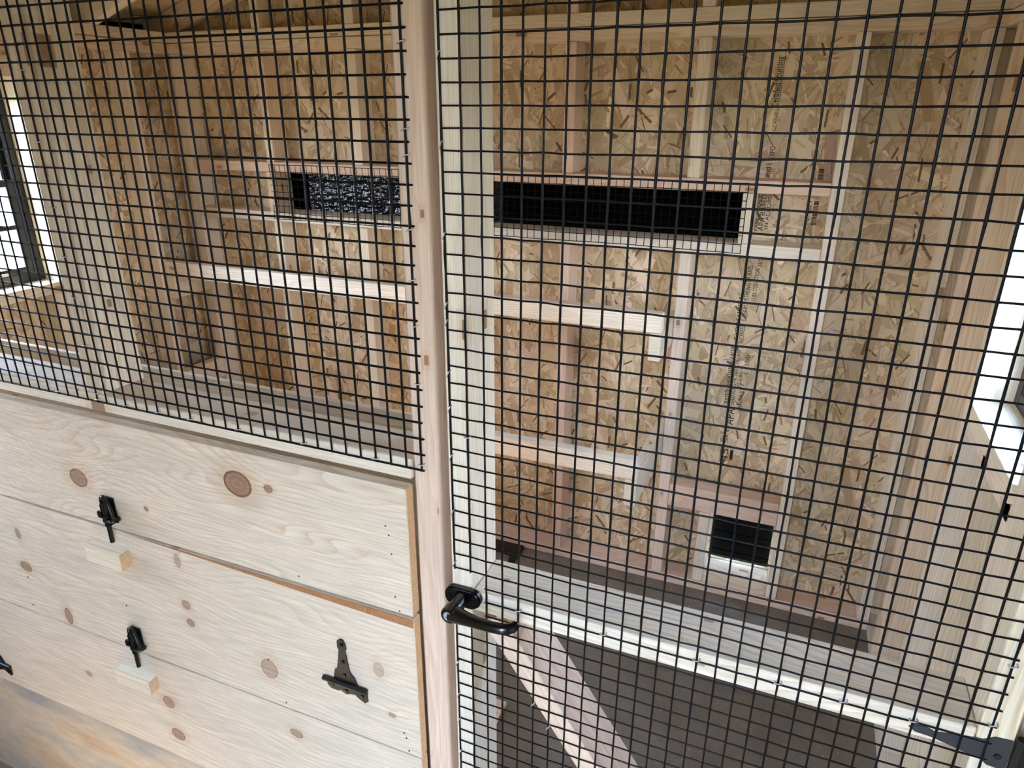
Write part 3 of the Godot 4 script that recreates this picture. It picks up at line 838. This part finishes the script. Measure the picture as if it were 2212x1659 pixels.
func t_hinge(parent: Node3D, at: Vector3, bas: Basis) -> void:
	var o := sub("tee_hinge", parent, V(at.x, at.y, at.z))
	tag(o, "black tee hinge")
	var strap := PackedVector2Array([Vector2(-0.9, 0.1), Vector2(1.0, 0.1), Vector2(0.8, 0.75), Vector2(0.5, 1.05), Vector2(0.42, 1.35), Vector2(0.3, 2.3), Vector2(0.22, 2.9), Vector2(0.33, 3.0), Vector2(0.3, 3.4), Vector2(0.12, 3.75), Vector2(-0.1, 3.8), Vector2(-0.34, 3.6), Vector2(-0.36, 3.05), Vector2(-0.26, 2.9), Vector2(-0.4, 2.0), Vector2(-0.55, 1.2), Vector2(-0.75, 1.05), Vector2(-0.85, 0.6)])
	var leaf := PackedVector2Array([Vector2(-1.55, -0.1), Vector2(1.7, -0.1), Vector2(1.72, -0.9), Vector2(1.5, -1.12), Vector2(0.95, -0.85), Vector2(0.75, -0.65), Vector2(0.4, -0.72), Vector2(0.0, -0.9), Vector2(-0.45, -0.66), Vector2(-0.6, -0.8), Vector2(-1.2, -0.8), Vector2(-1.5, -0.55)])
	var g := o.global_position
	part("strap", prism(strap, 0.09), M.blackmetal, o, g + bas * (Vector3(0, 0, 0.09) * S), bas)
	part("leaf", prism(leaf, 0.09), M.blackmetal, o, g + bas * (Vector3(0, 0, 0.09) * S), bas)
	part("barrel", bar(Vector3(-1.8, 0, 0.16), Vector3(1.75, 0, 0.16), 0.2), M.blackmetal, o, g, bas)
	for p in [Vector2(0.0, 3.35), Vector2(-0.02, 1.9), Vector2(0.0, 0.75), Vector2(-1.1, -0.45), Vector2(0.0, -0.6), Vector2(1.3, -0.6)]:
		part("screw", bar(Vector3(p.x, p.y, 0.1), Vector3(p.x, p.y, 0.19), 0.14, 10), M.black, o, g, bas)

func build_roosts() -> void:
	for k in 2:
		var zf: float = [-50.4, -42.3][k]
		var yt: float = [-26.6, -42.3][k]
		var yb: float = [-29.15, -44.95][k]
		var o := base("roost" if k == 0 else "roost_001", V(-37, yb, zf), ["upper roost bar running from the left wall across the back studs", "lower roost bar set farther forward on long brackets"][k], "roost", "roost bars")
		lum("perch", o, Vector3(-77.2, yb, zf - 1.5), Vector3(2.0, yt, zf), 0, M.perch, 0.18)
		for x in [-77.25, 0.55]:
			lum("bracket", o, Vector3(x, yb - 3.5, -58.0 if x < 0 else -61.4), Vector3(x + 1.5, yb, zf + 0.02), 2, M.pale)

# ------------------------------------------------------------------ wire mesh
func wire_h(parent: Node3D, y: float, xs: PackedFloat32Array, x0: float, x1: float, rad: float, sd: float, nz: FastNoiseLite, dz := 0.0) -> void:
	var g := parent.global_position / S + Vector3(0, FLOOR, 0)
	var pts := PackedVector3Array(); var rr := PackedFloat32Array()
	pts.append(Vector3(x0, y, 0.06 + dz)); rr.append(rad)
	for x in xs:
		if x <= x0 + 0.05 or x >= x1 - 0.05: continue
		var yy := y + nz.get_noise_2d(x * 3.0, sd * 17.0) * 0.05
		pts.append(Vector3(x - 0.14, yy, 0.06 + dz)); rr.append(rad)
		pts.append(Vector3(x, yy, 0.075 + dz)); rr.append(rad * 1.22)
		pts.append(Vector3(x + 0.14, yy, 0.06 + dz)); rr.append(rad)
	pts.append(Vector3(x1, y, 0.06 + dz)); rr.append(rad)
	for i in pts.size(): pts[i] -= g
	part("wire", tube(pts, rr, 6), M.wire, parent, parent.global_position)

func wire_v(parent: Node3D, x: float, ys: PackedFloat32Array, y0: float, y1: float, rad: float, sd: float, nz: FastNoiseLite, dz := 0.0) -> void:
	var g := parent.global_position / S + Vector3(0, FLOOR, 0)
	var pts := PackedVector3Array(); var rr := PackedFloat32Array()
	pts.append(Vector3(x, y0, 0.13 + dz)); rr.append(rad)
	for y in ys:
		if y <= y0 + 0.05 or y >= y1 - 0.05: continue
		var xx := x + nz.get_noise_2d(sd * 23.0, y * 3.0) * 0.06
		pts.append(Vector3(xx, y, 0.13 + dz)); rr.append(rad)
	pts.append(Vector3(x, y1, 0.13 + dz)); rr.append(rad)
	for i in pts.size(): pts[i] -= g
	part("wire", tube(pts, rr, 6), M.wire, parent, parent.global_position)

func staple(parent: Node3D, x: float, y: float, tilt := 0.0) -> void:
	var d := Vector3(cos(tilt), sin(tilt), 0) * 0.17
	var p := PackedVector3Array([-d + Vector3(0, 0, -0.02), -d + Vector3(0, 0, 0.19), d + Vector3(0, 0, 0.22), d + Vector3(0, 0, -0.02)])
	part("staple", tube(p, PackedFloat32Array([0.035, 0.035, 0.035, 0.035]), 5), M.steel, parent, V(x, y, 0.05))

func build_mesh_panel() -> void:
	var o := base("wire_mesh_panel", V(-30, -23.2, 0.0), "black coated welded wire mesh stapled over the opening above the nest boxes", "wire mesh")
	var nz := FastNoiseLite.new()
	nz.seed = 31
	nz.frequency = 0.11
	var shift := [0, 0, -0.02, -0.04, -0.07, -0.1, -0.12, -0.14, -0.15, -0.16, -0.13, -0.14, -0.19, -0.25, -0.27, -0.28, -0.28, -0.23, -0.19, -0.15, -0.11, -0.08, -0.07, -0.06, 0.0, 0.12, 0.22, 0.27]
	var xs := PackedFloat32Array()
	for k in 57: xs.append(-1.924 - k + (shift[k] if k < shift.size() else 0.27))
	var ys := PackedFloat32Array()
	for j in range(-3, 25): ys.append(0.354 - 0.9803 * j + 0.03 * sin(j * 0.4))
	for j in ys.size(): wire_h(o, ys[j], xs, xs[xs.size() - 1], xs[0] + (0.22 if j % 3 else 0.14), 0.057, j, nz)
	for k in xs.size(): wire_v(o, xs[k], ys, ys[ys.size() - 1], ys[0], 0.057, k, nz)
	for j in [1.6, 5.4, 6.6, 10.2, 12.8, 15.3, 18.6, 23.6]: staple(o, xs[0], 0.354 - 0.98 * j, 0.3)
	for q in [3.0, 8.0, 13.0, 17.0, 20.0, 23.0, 26.0, 30.0]: staple(o, xs[int(q)], ys[ys.size() - 1] + 0.2, 0.2)
	for y in [-2.0, -6.0, -9.9, -13.0, -15.7, -19.0, -22.5]: staple(o, xs[26], y, 0.0)

func build_door() -> void:
	var o := base("mesh_door", V(14, -68.3, -1.75), "wire mesh door on a pale pine frame with a black lever handle", "door")
	lum("stile", o, Vector3(-0.32, -68.3, -3.5), Vector3(1.06, 3.3, 0), 1, M.stile, 0.11, true)
	lum("stile", o, Vector3(26.9, -68.3, -3.5), Vector3(28.4, 3.3, 0), 1, M.pale)
	lum("middle_rail", o, Vector3(1.06, -32.06, -3.5), Vector3(26.9, -30.6, 0), 0, M.railmat, 0.11, true)
	lum("bottom_rail", o, Vector3(1.06, -68.3, -3.5), Vector3(26.9, -66.8, 0), 0)
	lum("top_rail", o, Vector3(1.06, 1.8, -3.5), Vector3(26.9, 3.3, 0), 0)
	# diagonal brace on edge, from under the rail down to the far corner
	var d := Vector3(5.62, -8.16, 0).normalized()
	var up := Vector3(8.16, 5.62, 0).normalized()
	var p0 := Vector3(2.0, -33.2, -1.75) + up * 0.72 - d * 0.6
	beam("diagonal_brace", o, p0, p0 + d * 40.5, 3.5, 1.5, up, M.pink)
	var nz := FastNoiseLite.new()
	nz.seed = 77
	nz.frequency = 0.11
	var ms := sub("wire_mesh", o, V(13.5, -32, 0))
	var xs := PackedFloat32Array()
	for i in 28: xs.append(i * 1.0125)
	var ys := PackedFloat32Array()
	for j in range(-3, 70): ys.append(-0.9743 * j)
	for j in ys.size():
		var jj := j - 3
		var cut := jj > 30 and jj < 34
		wire_h(ms, ys[j], xs, xs[2] - 0.12 if cut else -0.04, xs[27] + 0.2, 0.048, j + 100, nz)
	for i in xs.size():
		if i < 2:
			wire_v(ms, xs[i], ys, -0.9743 * 30 - 0.04, ys[0], 0.048, i + 200, nz)
			wire_v(ms, xs[i], ys, ys[ys.size() - 1], -0.9743 * 34 + 0.04, 0.048, i + 240, nz)
		else:
			wire_v(ms, xs[i], ys, ys[ys.size() - 1], ys[0], 0.048, i + 200, nz)
	for y in [-1.8, -5.6, -9.8, -13.3, -14.2, -17.0, -19.0, -21.9, -25.4, -28.9, -36.3, -38.9, -41.0, -43.8]: staple(ms, 0.0, y, 1.2)
	for x in [1, 4, 9, 14, 18, 21, 24]: staple(ms, xs[x], -31.0 if x > 1 else -20.5, 0.3)
	for x in [5, 6, 8, 10]: staple(ms, xs[x], -33.2 - (x - 2.0) * 1.452 - 0.1, 1.0)
	for y in [-26.6, -30.0, -8.0, -14.0, -20.0, -40.0]: staple(ms, xs[27], y, 0.4)
	# lever handle
	var hd := sub("lever_handle", o, V(0.58, -31.0, 0.1))
	tag(hd, "black lever handle")
	var g := hd.global_position
	var cap := PackedVector2Array()
	for i in 28:
		var a := TAU * i / 28.0
		cap.append(Vector2(cos(a) * 0.62 + (0.55 if cos(a) > 0 else -0.55), sin(a) * 0.62))
	var cap2 := PackedVector2Array()
	for q in cap: cap2.append(q * 0.93)
	part("base_plate", prism(cap, 0.3), M.black, hd, g + Vector3(0, 0, 0.12) * S)
	part("base_plate_cover", prism(cap2, 0.22), M.black, hd, g + Vector3(0, 0, 0.3) * S)
	part("neck", tube(PackedVector3Array([Vector3(0, 0, 0.3), Vector3(0, 0, 0.55), Vector3(0, 0, 1.3), Vector3(0, 0, 1.55)]), PackedFloat32Array([0.52, 0.48, 0.44, 0.44]), 20), M.black, hd, g)
	part("hub", tube(PackedVector3Array([Vector3(0, 0, 1.4), Vector3(0, 0, 1.5), Vector3(0, 0, 2.0), Vector3(0, 0, 2.1)]), PackedFloat32Array([0.44, 0.54, 0.54, 0.46]), 20), M.black, hd, g)
	var lv := PackedVector3Array(); var lr := PackedFloat32Array()
	for q in [[0.0, 1.75, 0.5], [0.5, 1.78, 0.47], [1.0, 1.85, 0.40], [1.7, 1.9, 0.34], [2.5, 1.9, 0.32], [3.1, 1.85, 0.32], [3.5, 1.72, 0.32], [3.72, 1.5, 0.31], [3.78, 1.25, 0.28], [3.78, 1.1, 0.14]]:
		lv.append(Vector3(q[0], -0.02, q[1])); lr.append(q[2])
	part("lever", tube(lv, lr, 16), M.black, hd, g)
	part("lock_cylinder", bar(Vector3(0, 0, 2.0), Vector3(0, 0, 2.16), 0.33, 20), M.lock, hd, g)
	part("keyhole", box_mesh(Vector3(0.13, 0.03, 0.02), 0.005, func(p, _n): return Vector2(p.x, p.y)), M.strap, hd, g + Vector3(0, 0, 2.16) * S)
	for x in [-0.78, 0.78]:
		part("screw", bar(Vector3(x, 0, 0.38), Vector3(x, 0, 0.45), 0.17, 10), M.black, hd, g)
	# strap hinge on the right end of the rail
	var hg := sub("strap_hinge", o, V(28.5, -31.4, 0.0))
	tag(hg, "dark strap hinge")
	var st := PackedVector2Array([Vector2(-4.3, 0.0), Vector2(-4.1, 0.2), Vector2(-3.6, 0.24), Vector2(-3.2, 0.1), Vector2(-2.3, 0.3), Vector2(-1.3, 0.45), Vector2(-0.9, 0.75), Vector2(-0.2, 0.8), Vector2(-0.2, -1.0), Vector2(-0.9, -0.95), Vector2(-1.2, -0.72), Vector2(-2.2, -0.5), Vector2(-3.3, -0.25), Vector2(-4.0, -0.2)])
	part("strap", prism(st, 0.06), M.strap, hg, hg.global_position + Vector3(0, -0.1, 0.035) * S)
	part("barrel", bar(Vector3(0.1, 0.95, 0.1), Vector3(0.1, -1.4, 0.1), 0.24), M.blackmetal, hg, hg.global_position)
	part("leaf", prism(PackedVector2Array([Vector2(0.2, 1.6), Vector2(1.3, 1.6), Vector2(1.3, -2.0), Vector2(0.2, -2.0)]), 0.07), M.blackmetal, hg, hg.global_position + Vector3(0, 0, 0.05) * S)
	part("screw", bar(Vector3(-0.6, -0.4, 0.06), Vector3(-0.6, -0.4, 0.1), 0.16, 10), M.blackmetal, hg, hg.global_position)

func build_small() -> void:
	var o := base("rubber_mat", V(-21, FLOOR, -56), "scrap of black rubber lying on the floor by the back wall", "mat")
	var poly := PackedVector2Array([Vector2(-4.5, 2.0), Vector2(2.6, 2.0), Vector2(2.9, 1.6), Vector2(2.9, -2.4), Vector2(1.9, -2.6), Vector2(1.6, -0.9), Vector2(-1.0, -0.7), Vector2(-1.4, -3.0), Vector2(-4.5, -3.0)])
	part("sheet", prism(poly, 0.35), M.rubber, o, o.global_position + Vector3(0, 0.18, 0) * S, Basis(Vector3(1, 0, 0), Vector3(0, 0, -1), Vector3(0, 1, 0)))
